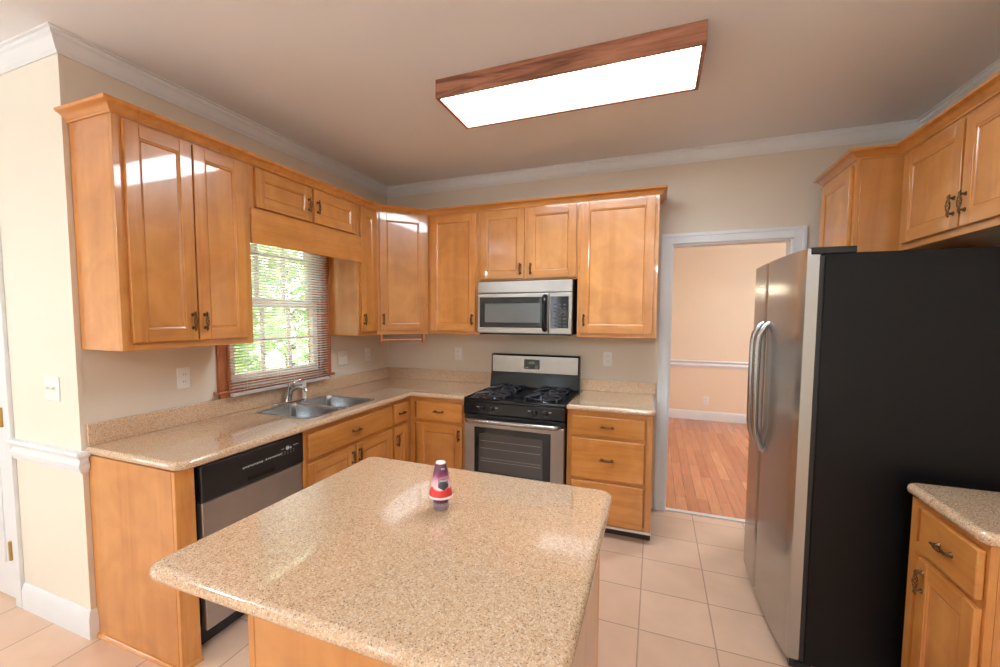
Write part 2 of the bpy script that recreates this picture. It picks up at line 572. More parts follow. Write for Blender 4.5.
        if parent: o.parent = parent
        if loc: o.location = loc
        if rz: o.rotation_euler.z = rz
        if bevel:
            bv = o.modifiers.new('bevel', 'BEVEL')
            bv.width = bevel; bv.segments = seg; bv.limit_method = 'ANGLE'; bv.angle_limit = math.radians(50)
            bv.harden_normals = False
        if label: o['label'] = label
        return o


def tag(o, label, cat, group=None, kind=None):
    o['label'] = label; o['category'] = cat
    if group: o['group'] = group
    if kind: o['kind'] = kind
    return o


GROUPS = {'wall_cabinet': 'maple wall cabinets', 'base_cabinet': 'maple base cabinets', 'outlet': 'white wall outlets',
          'light_switch': 'white two-gang switches', 'fill_pendant': 'added fill pendants', 'countertop': 'granite countertops'}


def thing(name, label, cat, loc=(0, 0, 0), rz=0, group=None):
    o = bpy.data.objects.new(name, None)
    o.empty_display_size = .1
    COL.objects.link(o)
    o.location = loc; o.rotation_euler.z = rz
    return tag(o, label, cat, group or GROUPS.get(name))


def struct(o):
    o['kind'] = 'structure'
    return o


def offset_poly(pts, d):
    """move a counter-clockwise polygon's edges outwards by d"""
    n = len(pts); out = []
    for i in range(n):
        a, b, c = Vector(pts[i - 1]), Vector(pts[i]), Vector(pts[(i + 1) % n])
        d1, d2 = (b - a).normalized(), (c - b).normalized()
        n1, n2 = Vector((d1.y, -d1.x)), Vector((d2.y, -d2.x))
        o = n1 + n2; o = o / max(1e-6, o.dot(n1))
        out.append((b.x + o.x * d, b.y + o.y * d))
    return out


def round_poly(pts, rad, seg=6):
    n = len(pts); out = []
    for i in range(n):
        r = rad[i] if isinstance(rad, (list, tuple)) else rad
        a, b, c = Vector(pts[i - 1]), Vector(pts[i]), Vector(pts[(i + 1) % n])
        if r <= 0: out.append((b.x, b.y)); continue
        d1, d2 = (a - b).normalized(), (c - b).normalized()
        p0, p1 = b + d1 * r, b + d2 * r
        for k in range(seg + 1):
            t = k / seg
            q = p0 * (1 - t) ** 2 + b * 2 * t * (1 - t) + p1 * t * t
            # push towards a true arc
            out.append((q.x, q.y))
    return out


def slab(name, outer, rad, z0, z1, mat, parent, holes=(), r=.016, label=None):
    h = z1 - z0
    r = min(r, h / 2 - .0005)
    cu = bpy.data.curves.new(name, 'CURVE')
    cu.dimensions = '2D'; cu.fill_mode = 'BOTH'
    cu.extrude = h / 2 - r; cu.bevel_depth = r; cu.bevel_resolution = 3
    for k, (pts, rr) in enumerate([(outer, rad)] + list(holes)):
        q = round_poly(offset_poly(pts, -r if k == 0 else r), rr)
        sp = cu.splines.new('POLY'); sp.points.add(len(q) - 1)
        for p, c in zip(sp.points, q): p.co = (c[0], c[1], 0, 1)
        sp.use_cyclic_u = True
    tmp = bpy.data.objects.new('tmp', cu)
    me = bpy.data.meshes.new_from_object(tmp)
    bpy.data.objects.remove(tmp)
    me.transform(Matrix.Translation((0, 0, (z0 + z1) / 2)))
    me.materials.clear(); me.materials.append(mat)
    me.polygons.foreach_set('use_smooth', [True] * len(me.polygons))
    me.set_sharp_from_angle(angle=math.radians(40))
    o = bpy.data.objects.new(name, me); COL.objects.link(o); o.parent = parent
    if label: o['label'] = label
    return o


# ------------------------------------------------------------------ room shell
def wall_with_holes(name, axis, a0, a1, t0, t1, holes, mat, z1=H):
    """axis 'x': the wall runs along x between a0..a1, thickness t0..t1 in y. holes: (u0,u1,z0,z1)"""
    mb = MB()

    def put(u0, u1, z0, zz):
        if u1 - u0 < 1e-4 or zz - z0 < 1e-4: return
        if axis == 'x': mb.box(u0, u1, t0, t1, z0, zz)
        else: mb.box(t0, t1, u0, u1, z0, zz)
    u = a0
    for h in sorted(holes):
        put(u, h[0], 0, z1); put(h[0], h[1], 0, h[2]); put(h[0], h[1], h[3], z1); u = h[1]
    put(u, a1, 0, z1)
    return struct(mb.build(name, mat))


DX0, DX1, DZ = 2.5315, 3.294, 2.061          # doorway in the back wall
WY0, WY1, WZ0, WZ1 = -1.725, -0.915, 1.075, 2.30   # kitchen window opening
o = struct(MB().box(XN - .12, W + .12, YF - .12, .0, -.12, 0).build('floor', M['tile']))
o = struct(MB().box(.9, 5.3, .045, 3.55, -.12, 0.002).build('floor_dining', M['planks']))
struct(MB().box(XN - .12, W + .12, YF - .12, .12, H, H + .15).build('ceiling', M['ceil']))
struct(MB().box(.9, 5.3, .12, 3.55, H, H + .15).build('ceiling_dining', M['ceil']))
wall_with_holes('wall_left', 'y', YC + .0004, 0, -.12, 0, [(WY0, WY1, WZ0, WZ1)], M['wall'])
struct(MB().box(-.1195, .004, YC - .0003, YC + .0003, 0, H).box(.0004, .004, YC + .0003, YN, 0, H, 1).build('wall_left_end', [M['cream'], M['wall']]))
wall_with_holes('wall_back', 'x', -.12, 5.3, 0, .12, [(DX0, DX1, 0, DZ)], M['wall'])
wall_with_holes('wall_right', 'y', YF, 0, W, W + .12, [], M['wall'])
wall_with_holes('wall_front', 'x', XN, W, YF - .12, YF, [(.05, .5, .85, 2.2)], M['cream'])
wall_with_holes('wall_nook_side', 'y', YF - .12, YC + .12, XN - .12, XN, [(-5.4, -4.5, .2, 1.5)], M['cream'])
wall_with_holes('wall_nook_return', 'x', XN, -.12, YC, YC + .12, [(-1.47, -.632, 0, 2.04)], M['cream'])
wall_with_holes('wall_dining_back', 'x', .9, 5.3, 3.43, 3.55, [], M['peach'])
wall_with_holes('wall_dining_left', 'y', .12, 3.43, .9, 1.02, [], M['peach'])
wall_with_holes('wall_dining_right', 'y', .12, 3.43, 5.18, 5.3, [], M['peach'])
struct(MB().box(1.02, DX0, .12, .122, 0, H).build('wall_dining_front', M['peach']))
# threshold strip between tile and hardwood
struct(MB().box(DX0, DX1, .002, .047, 0, .008).build('trim_1', M['edge']))

CROWN = [(0, H - .088), (.006, H - .088), (.010, H - .078), (.016, H - .074), (.020, H - .062), (.030, H - .040), (.034, H - .030), (.040, H - .026), (.041, H - .010), (.05, H - .006), (.05, H), (0, H)]
mb = MB().sweep(CROWN, [(XN, YC), (0.004, YC), (0.004, YC + .02), (0, YC + .0205), (0, 0), (W, 0), (W, YF)], 1)
struct(mb.build('trim_2', M['trim']))
BASE = [(0, 0), (.016, 0), (.016, .095), (.012, .11), (.009, .125), (.004, .135), (0, .135)]
RAIL = [(0, .795), (.012, .795), (.014, .808), (.022, .815), (.024, .835), (.016, .845), (.014, .862), (.03, .872), (.034, .884), (.03, .895), (0, .895)]
struct(MB().sweep(BASE, [(-.57, YC), (.004, YC), (.004, YN)], 1).build('baseboard_left', M['trim']))
struct(MB().sweep(RAIL, [(-.57, YC), (.004, YC), (.004, YN - .003)], 1).build('trim_3', M['trim']))
struct(MB().sweep(BASE, [(1.02, 3.43), (5.18, 3.43)], 1).build('baseboard_dining', M['trim']))
struct(MB().sweep([(u, z - .02) for u, z in RAIL], [(1.02, 3.43), (5.18, 3.43)], 1).build('trim_4', M['trim']))
# window in the wall behind the camera and in the nook
for k, (axis, u0, u1, z0, z1, t) in enumerate((('x', .05, .5, .85, 2.2, YF - .06), ('y', -5.4, -4.5, .2, 1.5, XN - .06))):
    mb = MB()

    def put(a0, a1, c0, c1, th=.03):
        if axis == 'x': mb.box(a0, a1, t - th, t + th, c0, c1)
        else: mb.box(t - th, t + th, a0, a1, c0, c1)
    put(u0, u0 + .06, z0, z1); put(u1 - .06, u1, z0, z1); put(u0, u1, z0, z0 + .06); put(u0, u1, z1 - .06, z1)
    um = (u0 + u1) / 2
    put(um - .03, um + .03, z0 + .06, z1 - .06, .025)
    put(u0 + .06, u1 - .06, (z0 + z1) / 2 - .015, (z0 + z1) / 2 + .015, .02)
    struct(mb.build('window_%d' % (k + 2), M['trim']))

# doorway casing in the back wall
mb = MB()
cw = .075
for x0, x1, z0, z1 in ((DX0 - cw, DX0, 0, DZ + cw), (DX1, DX1 + cw, 0, DZ + cw)):
    mb.box(x0, x1, -.014, 0, z0, z1)
    xo = x0 if x0 < 3 else x1 - .024
    mb.box(xo, xo + .024, -.022, -.014, z0, z1)
    xi = x1 - .012 if x0 < 3 else x0
    mb.box(xi, xi + .012, -.017, -.014, z0, z1 - cw + .012)
mb.box(DX0, DX1, -.014, 0, DZ, DZ + cw)
mb.box(DX0 - cw + .024, DX1 + cw - .024, -.022, -.014, DZ + cw - .024, DZ + cw)
mb.box(DX0, DX1, -.017, -.014, DZ, DZ + .012)
mb.box(DX0, DX0 + .012, 0, .12, 0, DZ); mb.box(DX1 - .012, DX1, 0, .12, 0, DZ); mb.box(DX0, DX1, 0, .12, DZ - .012, DZ)
struct(mb.build('trim_5', M['trim'], bevel=.003))

# nook door with casing and hinges
mb = MB()
mb.box(-.632, -.572, YC - .018, YC, 0, 2.1); mb.box(-1.53, -1.47, YC - .018, YC, 0, 2.1); mb.box(-1.47, -.632, YC - .018, YC, 2.04, 2.1)
struct(mb.build('trim_6', M['trim'], bevel=.003))
d = MB().box(-1.465, -.637, YC + .005, YC + .045, .01, 2.035)
for z0, z1 in ((.2, .95), (1.1, 1.9)):
    for x0, x1 in ((-1.35, -1.1), (-1.0, -.75)):
        d.box(x0, x1, YC - .002, YC + .01, z0, z1)
dr = struct(d.build('door_1', M['trim'], bevel=.004))
for z in (.3, 1.0, 1.8):
    MB().cyl((-.634, YC - .022, z - .05), (-.634, YC - .022, z + .05), .008).build('hinge', M['brass'], dr)

# ------------------------------------------------------------------ kitchen window
win = MB()
x0s, x1s = -.118, -.002
win.box(x0s, x1s, WY0, WY0 + .02, WZ0, WZ1); win.box(x0s, x1s, WY1 - .02, WY1, WZ0, WZ1)
win.box(x0s, x1s, WY0, WY1, WZ1 - .02, WZ1); win.box(x0s, x1s, WY0, WY1, WZ0, WZ0 + .02)
w1 = struct(win.build('window_1', M['casing_wood']))
zm = 1.60


def sash(xa, xb, z0, z1):
    s = MB()
    y0, y1 = WY0 + .021, WY1 - .021
    s.box(xa, xb, y0, y0 + .045, z0, z1); s.box(xa, xb, y1 - .045, y1, z0, z1)
    s.box(xa, xb, y0 + .045, y1 - .045, z0, z0 + .05); s.box(xa, xb, y0 + .045, y1 - .045, z1 - .04, z1)
    for k in (1, 2):
        yy = y0 + .045 + (y1 - y0 - .09) * k / 3
        s.box(xa + .008, xb - .004, yy - .011, yy + .011, z0 + .05, z1 - .04)
    zz = (z0 + z1) / 2
    s.box(xa + .008, xb - .004, y0 + .045, y1 - .045, zz - .011, zz + .011)
    o = s.build('sash', M['sash'], w1)
    xm = (xa + xb) / 2
    MB().box(xm - .002, xm + .002, y0 + .045, y1 - .045, z0 + .05, z1 - .04).build('pane', M['glass'], o)


sash(-.095, -.062, zm - .02, WZ1 - .021)
sash(-.055, -.022, WZ0 + .021, zm + .02)
mb = MB()
mb.box(0, .018, WY0 - .075, WY0, 1.062, 2.14); mb.box(0, .018, WY1, WY1 + .075, 1.062, 2.14)
for y in (WY0 - .075, WY0 - .018): mb.box(.018, .026, y, y + .018, 1.062, 2.14)
for y in (WY1 + .057, WY1): mb.box(.018, .026, y, y + .018, 1.062, 2.14)
mb.build('casing', M['casing_wood'], w1, bevel=.003)
MB().box(-.02, .042, WY0 - .1, WY1 + .1, 1.044, 1.062).build('sill', M['casing_wood_h'], w1, bevel=.004)
MB().box(0, .02, WY0 - .07, WY1 + .07, 1.0165, 1.044).build('apron', M['casing_wood_h'], w1, bevel=.003)

# blind hanging in front of the casing
bl = thing('window_blind', 'white horizontal slat blind hanging open over the window above the sink', 'blind', (.060, -1.34, 0))
by0, by1 = -.412, .427
s = MB()
nz = 53
zb0, zb1 = 1.06, 2.015
for k in range(nz):
    z = zb0 + (zb1 - zb0) * k / (nz - 1)
    b = len(s.v)
    tilt = .0045
    for (xx, zz) in ((-.0125, -tilt), (-.006, .001 - tilt / 2), (.0, .0018), (.006, .001 + tilt / 2), (.0125, tilt)):
        s.v.append((xx, by0, z + zz)); s.v.append((xx, by1, z + zz))
    for i in range(4): s.face([b + 2 * i, b + 2 * i + 1, b + 2 * i + 3, b + 2 * i + 2])
o = s.build('slats', M['blind'], bl)
sol = o.modifiers.new('solid', 'SOLIDIFY'); sol.thickness = .0012
MB().box(-.016, .016, by0, by1, 2.022, 2.052).build('head_rail', M['blind'], bl, bevel=.002)
MB().box(-.013, .013, by0, by1, 1.026, 1.044).build('bottom_rail', M['blind'], bl, bevel=.003)
s = MB()
for y in (by0 + .1, by0 + .36, by1 - .36, by1 - .1):
    s.cyl((-.0145, y, 1.044), (-.0145, y, 2.022), .0008, n=6); s.cyl((.0145, y, 1.044), (.0145, y, 2.022), .0008, n=6)
s.build('ladder_cords', M['blind'], bl)
MB().cyl((.022, by0 + .05, 1.35), (.022, by0 + .05, 2.03), .003, n=8).build('wand', M['blind'], bl)

# ------------------------------------------------------------------ outside the window
tag(MB().box(-14, -.13, YC + .13, 12, -.3, -.12).build('lawn', M['ground']), 'sunlit green lawn outside the kitchen window', 'lawn', kind='structure')


def tree(loc, r, h, label):
    t = thing('garden_tree', label, 'tree', loc, 0, 'trees outside the window')
    MB().tube([(0, 0, -.12), (.05, 0, h * .4), (-.03, .05, h * .75)], [r * .1, r * .07, r * .03], 8).build('trunk', M['bark'], t)
    s = MB()
    for k in range(1500):
        a = random.uniform(0, 2 * PI); u = random.uniform(-1, 1); q = r * (random.uniform(.35, 1) ** .5) * (1 + .2 * math.sin(3 * a + u * 4))
        p = Vector((q * math.sqrt(1 - u * u) * math.cos(a), q * math.sqrt(1 - u * u) * math.sin(a), h * .62 + q * u * 1.15))
        d1 = Vector((random.gauss(0, 1), random.gauss(0, 1), random.gauss(0, 1))).normalized(); d2 = d1.orthogonal().normalized()
        l = random.uniform(.08, .17) * (r / 1.2)
        b = len(s.v)
        for c in ((-1, 0), (0, -.5), (1, 0), (0, .5)):
            s.v.append(tuple(p + d1 * c[0] * l + d2 * c[1] * l))
        s.face([b, b + 1, b + 2, b + 3])
    s.build('foliage', M['leaf'], t)


tree((-4.6, 1.2, 0), 1.2, 3.1, 'leafy green tree seen through the left half of the window blind')
tree((-6.6, 5.2, 0), 1.6, 3.6, 'leafy green tree seen through the right half of the window blind')
tree((-2.6, .1, 0), .5, 1.4, 'low green shrub seen through the lower panes of the window')
tag(MB().box(-12.2, -12, -1, 11, -.12, 2.2).build('garden_fence', M['siding']), 'pale board fence behind the trees outside the window', 'fence')

# ------------------------------------------------------------------ cabinets
_handle = {}


def handle_mesh(kind):
    if kind in _handle: return _handle[kind]
    s = MB()
    L = .043

    def P(a, o):   # along, out
        return (0, -o, a) if kind == 'v' else (a, -o, 0)
    for e in (-1, 1):
        s.tube([P(e * .032, 0), P(e * .032, .008), P(e * .032, .019)], [.0075, .0045, .0045], 8)
        s.tube([P(e * .032, .0), P(e * .032, .003)], [.010, .008], 10)
        s.tube([P(e * .025, .019), P(e * .036, .0195), P(e * L, .017), P(e * (L + .005), .014)], [.0035, .0055, .004, .002], 8)
    # birdcage centre of twisted wires
    for w in range(5):
        pts = []
        for k in range(13):
            t = k / 12; a = -.026 + .052 * t; rr = .0025 + .0052 * math.sin(PI * t); ph = 2 * PI * w / 5 + t * PI * 1.2
            u, v = rr * math.cos(ph), rr * math.sin(ph)
            pts.append((u, -.019 - v, a) if kind == 'v' else (a, -.019 - v, u))
        s.tube(pts, .0017, 5)
    o = s.build('handle', M['bronze'])
    me = o.data
    bpy.data.objects.remove(o)
    _handle[kind] = me
    return me


def add_handle(parent, x, y, z, kind, rz=0):
    o = bpy.data.objects.new('handle', handle_mesh(kind))
    COL.objects.link(o)
    o.parent = parent; o.location = (x, y, z); o.rotation_euler.z = rz
    return o


def door_part(parent, x0, x1, z0, z1, yf, handle=None, name='door', fr=.058, t=.019, loc=None, rz=0):
    s = MB()
    yo = yf - t
    s.box(x0, x0 + fr, yo, yf, z0, z1, 0); s.box(x1 - fr, x1, yo, yf, z0, z1, 0)
    s.box(x0 + fr, x1 - fr, yo, yf, z0, z0 + fr, 1); s.box(x0 + fr, x1 - fr, yo, yf, z1 - fr, z1, 1)
    s.box(x0 + fr, x1 - fr, yf - t + .009, yf - .002, z0 + fr, z1 - fr, 2)
    # small ogee bead round the panel
    a0, a1, c0, c1 = x0 + fr, x1 - fr, z0 + fr, z1 - fr
    b = len(s.v)
    rings = ((0, .002), (.005, .0035), (.009, .0065), (.012, .009))
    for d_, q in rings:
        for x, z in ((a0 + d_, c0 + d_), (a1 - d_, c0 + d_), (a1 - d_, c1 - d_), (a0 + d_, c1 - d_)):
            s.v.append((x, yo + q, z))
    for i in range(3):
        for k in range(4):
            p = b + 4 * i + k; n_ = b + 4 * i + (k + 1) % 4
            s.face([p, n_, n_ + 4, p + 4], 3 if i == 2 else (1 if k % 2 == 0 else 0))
    o = s.build(name, [M['wv'], M['wh'], M['wp'], M['groove']], parent, bevel=.0025, loc=loc, rz=rz)
    if handle: add_handle(o, handle[0], yo, handle[1], handle[2])
    return o


def drawer_part(parent, x0, x1, z0, z1, yf, handle=True, name='drawer', t=.02, raised=False):
    s = MB()
    s.box(x0, x1, yf - t, yf, z0, z1)
    o = s.build(name, [M['wh']], parent, bevel=.005, seg=3)
    if handle: add_handle(o, (x0 + x1) / 2, yf - t, (z0 + z1) / 2, 'h')
    return o


def cabinet(name, label, cat, loc, rz, w, d, z0, z1, doors=(), drawers=(), group=None, toe=False, fs=.04, mids=(), rails=(), top=None, bz=None):
    c = thing(name, label, cat, loc, rz, group)
    zb = z0
    s = MB()
    s.box(0, w, -d + .02, -.001, bz or zb, top or z1)
    if bz: s.box(0, .018, -d + .02, -.03, zb, bz); s.box(w - .018, w, -d + .02, -.03, zb, bz)
    if top: s.box(0, .016, -d + .02, -.001, top, z1); s.box(w - .016, w, -d + .02, -.001, top, z1)
    s.build('body', M['wp'], c, bevel=.001)
    f = MB()
    f.box(0, fs, -d, -d + .0195, zb, z1, 0); f.box(w - fs, w, -d, -d + .0195, zb, z1, 0)
    f.box(fs, w - fs, -d, -d + .0195, zb, zb + .035, 1); f.box(fs, w - fs, -d, -d + .0195, z1 - .04, z1, 1)
    for m_ in mids: f.box(m_[0] - .022, m_[0] + .022, -d, -d + .0195, m_[1], m_[2], 0)
    for r_ in rails: f.box(fs, w - fs, -d, -d + .0195, r_ - .02, r_ + .02, 1)
    f.build('face_frame', [M['wv'], M['wh']], c, bevel=.0015)
    for dd in doors: door_part(c, *dd[:4], -d, dd[4] if len(dd) > 4 else None)
    for dd in drawers: drawer_part(c, *dd[:4], -d, dd[4] if len(dd) > 4 else True)
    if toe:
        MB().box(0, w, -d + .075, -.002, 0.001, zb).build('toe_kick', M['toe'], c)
    return c


D = .305
Y_U2, Y_U3, Y_U4 = -1.797, -.846, -.61
# left wall, near two-door unit (local x runs along +y)
w = Y_U2 - YN
cabinet('wall_cabinet', 'tall two-door maple wall cabinet at the near end, left of the window', 'cabinet', (0.0045, YN, 0), PI / 2, w, D, ZB, ZT,
        [(.035, w / 2 - .004, 1.397, 2.345, (w / 2 - .028, 1.49, 'v')), (w / 2 + .004, w - .045, 1.397, 2.345, (w / 2 + .032, 1.49, 'v'))])
w = Y_U3 - Y_U2
c = cabinet('wall_cabinet', 'short two-door maple cabinet bridging over the sink window', 'cabinet', (0, Y_U2, 0), PI / 2, w, D, 2.10, ZT,
            [(.035, w / 2 - .012, 2.13, 2.35, (w / 2 - .04, 2.235, 'v')), (w / 2 + .012, w - .035, 2.13, 2.35, (w / 2 + .04, 2.235, 'v'))], mids=[(w / 2, 2.135, 2.34)], bz=2.165)
MB().box(.001, w + .02, -D - .019, -D - .001, 1.925, 2.118).build('valance', M['wh'], c, bevel=.002, label='plain wooden valance board above the blind')
w = Y_U4 - Y_U3
cabinet('wall_cabinet', 'narrow single-door maple wall cabinet between the window and the diagonal corner cabinet', 'cabinet', (0, Y_U3, 0), PI / 2, w, D, ZB, ZT,
        [(.022, w - .01, 1.393, 2.35, (.045, 1.49, 'v'))], fs=.03)
# diagonal corner unit
c = thing('corner_wall_cabinet', 'diagonal one-door maple wall cabinet in the corner between window wall and range wall', 'cabinet', (0, 0, 0))
e = .018
MB().prism([(.001, -.001), (.001, -.609), (D - .0, -.609), (.609, -D), (.609, -.001)], ZB, ZT).build('body', M['wp'], c, bevel=.001)
dl = math.hypot(.304, .304)
f = MB()
f.box(0, .03, -.004, 0.0, ZB, ZT, 0); f.box(dl - .03, dl, -.004, 0, ZB, ZT, 0); f.box(.03, dl - .03, -.004, 0, ZB, ZB + .03, 1); f.box(.03, dl - .03, -.004, 0, ZT - .035, ZT, 1)
f.build('face_frame', [M['wv'], M['wh']], c, loc=(D, -.609, 0), rz=PI / 4)
o = door_part(c, .022, dl - .022, 1.393, 2.35, -.004, (.05, 1.49, 'v'), loc=(D, -.609, 0), rz=PI / 4)
# back wall units
def back_up(x0, x1, z0, doors, label):
    return cabinet('wall_cabinet', label, 'cabinet', (x0, 0, 0), 0, x1 - x0, D, z0, ZT, [(a - x0, b - x0, c0, c1, (h[0] - x0, h[1], h[2])) for a, b, c0, c1, h in doors],
                   mids=[((doors[0][1] + doors[1][0]) / 2 - x0, z0 + .035, ZT - .04)] if len(doors) > 1 else ())
back_up(.611, 1.091, ZB, [(.645, 1.06, 1.393, 2.35, (1.03, 1.49, 'v'))], 'single-door maple wall cabinet left of the microwave, handle at lower right')
back_up(1.092, 1.879, 1.798, [(1.102, 1.468, 1.812, 2.35, (1.437, 1.885, 'v')), (1.49, 1.87, 1.812, 2.35, (1.521, 1.885, 'v'))], 'short two-door maple wall cabinet directly above the microwave')
back_up(1.88, XE, ZB, [(1.902, 2.41, 1.393, 2.35, (1.932, 1.49, 'v'))], 'wide single-door maple wall cabinet right of the microwave, beside the doorway')
# crown on top of the cabinets
CC = [(-.02, ZT - .026), (.004, ZT - .026), (.006, ZT - .018), (.012, ZT - .014), (.018, ZT - .004), (.030, ZT + .006), (.040, ZT + .010), (.044, ZT + .014), (.046, ZT + .022), (-.02, ZT + .022), (-.02, ZT + .001), (0.0, ZT + .001)]
CC = [(.0012, ZT - .026), (.006, ZT - .026), (.008, ZT - .018), (.014, ZT - .014), (.020, ZT - .004), (.032, ZT + .006), (.042, ZT + .010), (.046, ZT + .014), (.048, ZT + .022), (-.02, ZT + .022), (-.02, ZT + .0015), (.0012, ZT + .0015)]
tag(MB().sweep(CC, [(.004, YN), (D + .0045, YN), (D + .0045, Y_U4 - .002), (.612, -D), (XE, -D), (XE, 0)], 1).build('cabinet_crown', M['wh']),
    'maple crown moulding running along the tops of the left and back wall cabinets', 'moulding')

# towel holder under the corner cabinet
t = thing('paper_towel_holder', 'empty wooden paper towel holder under the diagonal corner cabinet', 'paper towel holder', (D - .0, -.609, ZB), PI / 4)
for x in (.035, .395):
    s = MB()
    s.prism([(x - .009, .0), (x + .009, .0), (x + .009, .06), (x - .009, .06)], -.05, -.0005)
    s.lathe([(.02, -.013), (.026, -.009), (.026, .009), (.02, .013)], (x, .025, -.048), 16, axis='x')
    s.build('bracket', M['towel_wood'], t, bevel=.002)
MB().cyl((.046, .025, -.048), (.384, .025, -.048), .008, n=14).build('dowel', M['towel_wood'], t)

# ------------------------------------------------------------------ base cabinets
BD = .61
# finished end panel with stile and shoe
t = thing('end_panel', 'glossy maple end panel closing the counter run beside the dishwasher', 'cabinet panel', (0, YN, 0))
MB().box(.0045, .585, .0, .018, .001, .872).build('panel', M['wp'], t, bevel=.001)
MB().box(.586, .607, .0, .084, .001, .872).build('stile', M['wv'], t, bevel=.003)
MB().sweep([(0, .001), (.012, .001), (.010, .01), (.005, .017), (0, .018)], [(.02, -.0002), (.6072, -.0002), (.6072, .084)], 1).build('shoe_moulding', M['wh'], t)

YD0, YD1 = -2.3635, -1.7575
y0, y1 = -1.757, -.872
w = y1 - y0
cabinet('base_cabinet', 'maple sink base cabinet with two doors below a wide false drawer front', 'cabinet', (0, y0, 0), PI / 2, w, BD, .09, .872,
        [(.03, w / 2 - .008, .12, .672, (w / 2 - .035, .60, 'v')), (w / 2 + .008, w - .022, .12, .672, (w / 2 + .035, .60, 'v'))],
        [(.03, w - .022, .70, .845)], toe=True, mids=[(w / 2, .125, .66)], rails=[.686], top=.68)
y0, y1 = -.871, -.612
w = y1 - y0
cabinet('base_cabinet', 'narrow maple base cabinet with one small drawer, in the inner corner left of the range', 'cabinet', (0, y0, 0), PI / 2, w, BD, .09, .872,
        [(.014, w - .06, .12, .672, (.045, .57, 'v'))], [(.014, w - .06, .70, .845)], toe=True, rails=[.686])
x0, x1 = .612, XR - .004
w = x1 - x0
cabinet('base_cabinet', 'maple base cabinet with one drawer and one door immediately left of the range', 'cabinet', (x0, 0, 0), 0, w, BD, .09, .872,
        [(.07, w - .03, .12, .672, (w - .058, .60, 'v'))], [(.07, w - .03, .70, .845)], toe=True, rails=[.686])
MB_hidden = None
x0, x1 = XR + .764, XE
w = x1 - x0
c = cabinet('base_cabinet', 'three-drawer maple base cabinet right of the range, beside the doorway', 'cabinet', (x0, 0, 0), 0, w, BD, .085, .872,
            (), [(.036, w - .05, .708, .838), (.036, w - .05, .412, .684), (.036, w - .05, .105, .388, False)], toe=True, rails=[.696, .40])
s = MB().box(w + .0003, w + .003, -BD - .003, -.02, .073, .09)
s.box(-.0, w + .003, -BD - .004, -BD - .0003, .073, .088)
s.build('edge_strip', M['edge'], c, label='pale strip along the bottom edge')

# ------------------------------------------------------------------ counters
ZC0, ZC1 = .8745, .914
t = thing('countertop', 'L-shaped speckled granite countertop holding the sink and running to the range', 'countertop')
HX0, HX1 = .122, .552
HY = ((-1.645, -1.343), (-1.317, -1.0))
hole = [(HX0, HY[0][0]), (HX1, HY[0][0]), (HX1, HY[1][1]), (HX0, HY[1][1])]
slab('slab', [(.001, YN - .008), (.645, YN - .008), (.645, -.645), (XR - .004, -.645), (XR - .004, -.001), (.001, -.001)], [0, .045, .012, 0, 0, 0], ZC0, ZC1, M['granite'], t, [(hole, .05)], r=.017)
MB().box(.001, .02, YN + .0, -.001, ZC1 + .0003, 1.016).build('backsplash', M['granite'], t, bevel=.002)
MB().box(.0203, XR - .004, -.02, -.001, ZC1 + .0003, 1.016).build('backsplash', M['granite'], t, bevel=.002)
t = thing('countertop', 'short speckled granite countertop between the range and the doorway', 'countertop')
slab('slab', [(XR + .765, -.645), (XE + .01, -.645), (XE + .01, -.001), (XR + .765, -.001)], [0, .02, 0, 0], ZC0, ZC1, M['granite'], t, r=.017)
MB().box(XR + .765, XE + .01, -.02, -.001, ZC1 + .0003, 1.005).build('backsplash', M['granite'], t, bevel=.002)

# sink: two bowls welded to one rim
t = thing('kitchen_sink', 'stainless double-bowl sink set in the granite under the window', 'sink', (0, 0, 0))


def rring(x0, x1, y0, y1, r, z, seg=5):
    out = []
    for cx_, cy_, a0 in ((x1 - r, y1 - r, 0), (x0 + r, y1 - r, PI / 2), (x0 + r, y0 + r, PI), (x1 - r, y0 + r, 1.5 * PI)):
        for k in range(seg + 1):
            a = a0 + PI / 2 * k / seg
            out.append((cx_ + r * math.cos(a), cy_ + r * math.sin(a), z))
    return out


for (a, b_) in HY:
    s = MB()
    rings = []
    for ins, z, r in ((-.0148, .9144, .06), (-.004, .9155, .055), (.003, .9145, .055), (.006, .90, .05), (.014, .74, .05), (.03, .715, .06), (.08, .708, .06)):
        rings.append(rring(HX0 + ins, HX1 - ins, a + ins, b_ - ins, r, z))
    for rg in rings: s.v += rg
    n = len(rings[0])
    for i in range(len(rings) - 1):
        for k in range(n): s.face([i * n + k, i * n + (k + 1) % n, (i + 1) * n + (k + 1) % n, (i + 1) * n + k])
    s.face([(len(rings) - 1) * n + k for k in range(n)])
    bo = s.build('bowl', M['sink'], t)
    sm = bo.modifiers.new('s', 'SOLIDIFY'); sm.thickness = .0015; sm.offset = 0
    cx_, cy_ = (HX0 + HX1) / 2, (a + b_) / 2
    MB().lathe([(.045, 0), (.042, .003), (.03, .003), (.025, -.004 + .006)], (cx_, cy_, .7095), 24).build('drain', M['chrome'], bo)
MB().box(HX0 + .01, HX1 - .01, HY[0][1] + .001, HY[1][0] - .001, .86, .9138).build('divider', M['sink'], t, bevel=.004, seg=2)

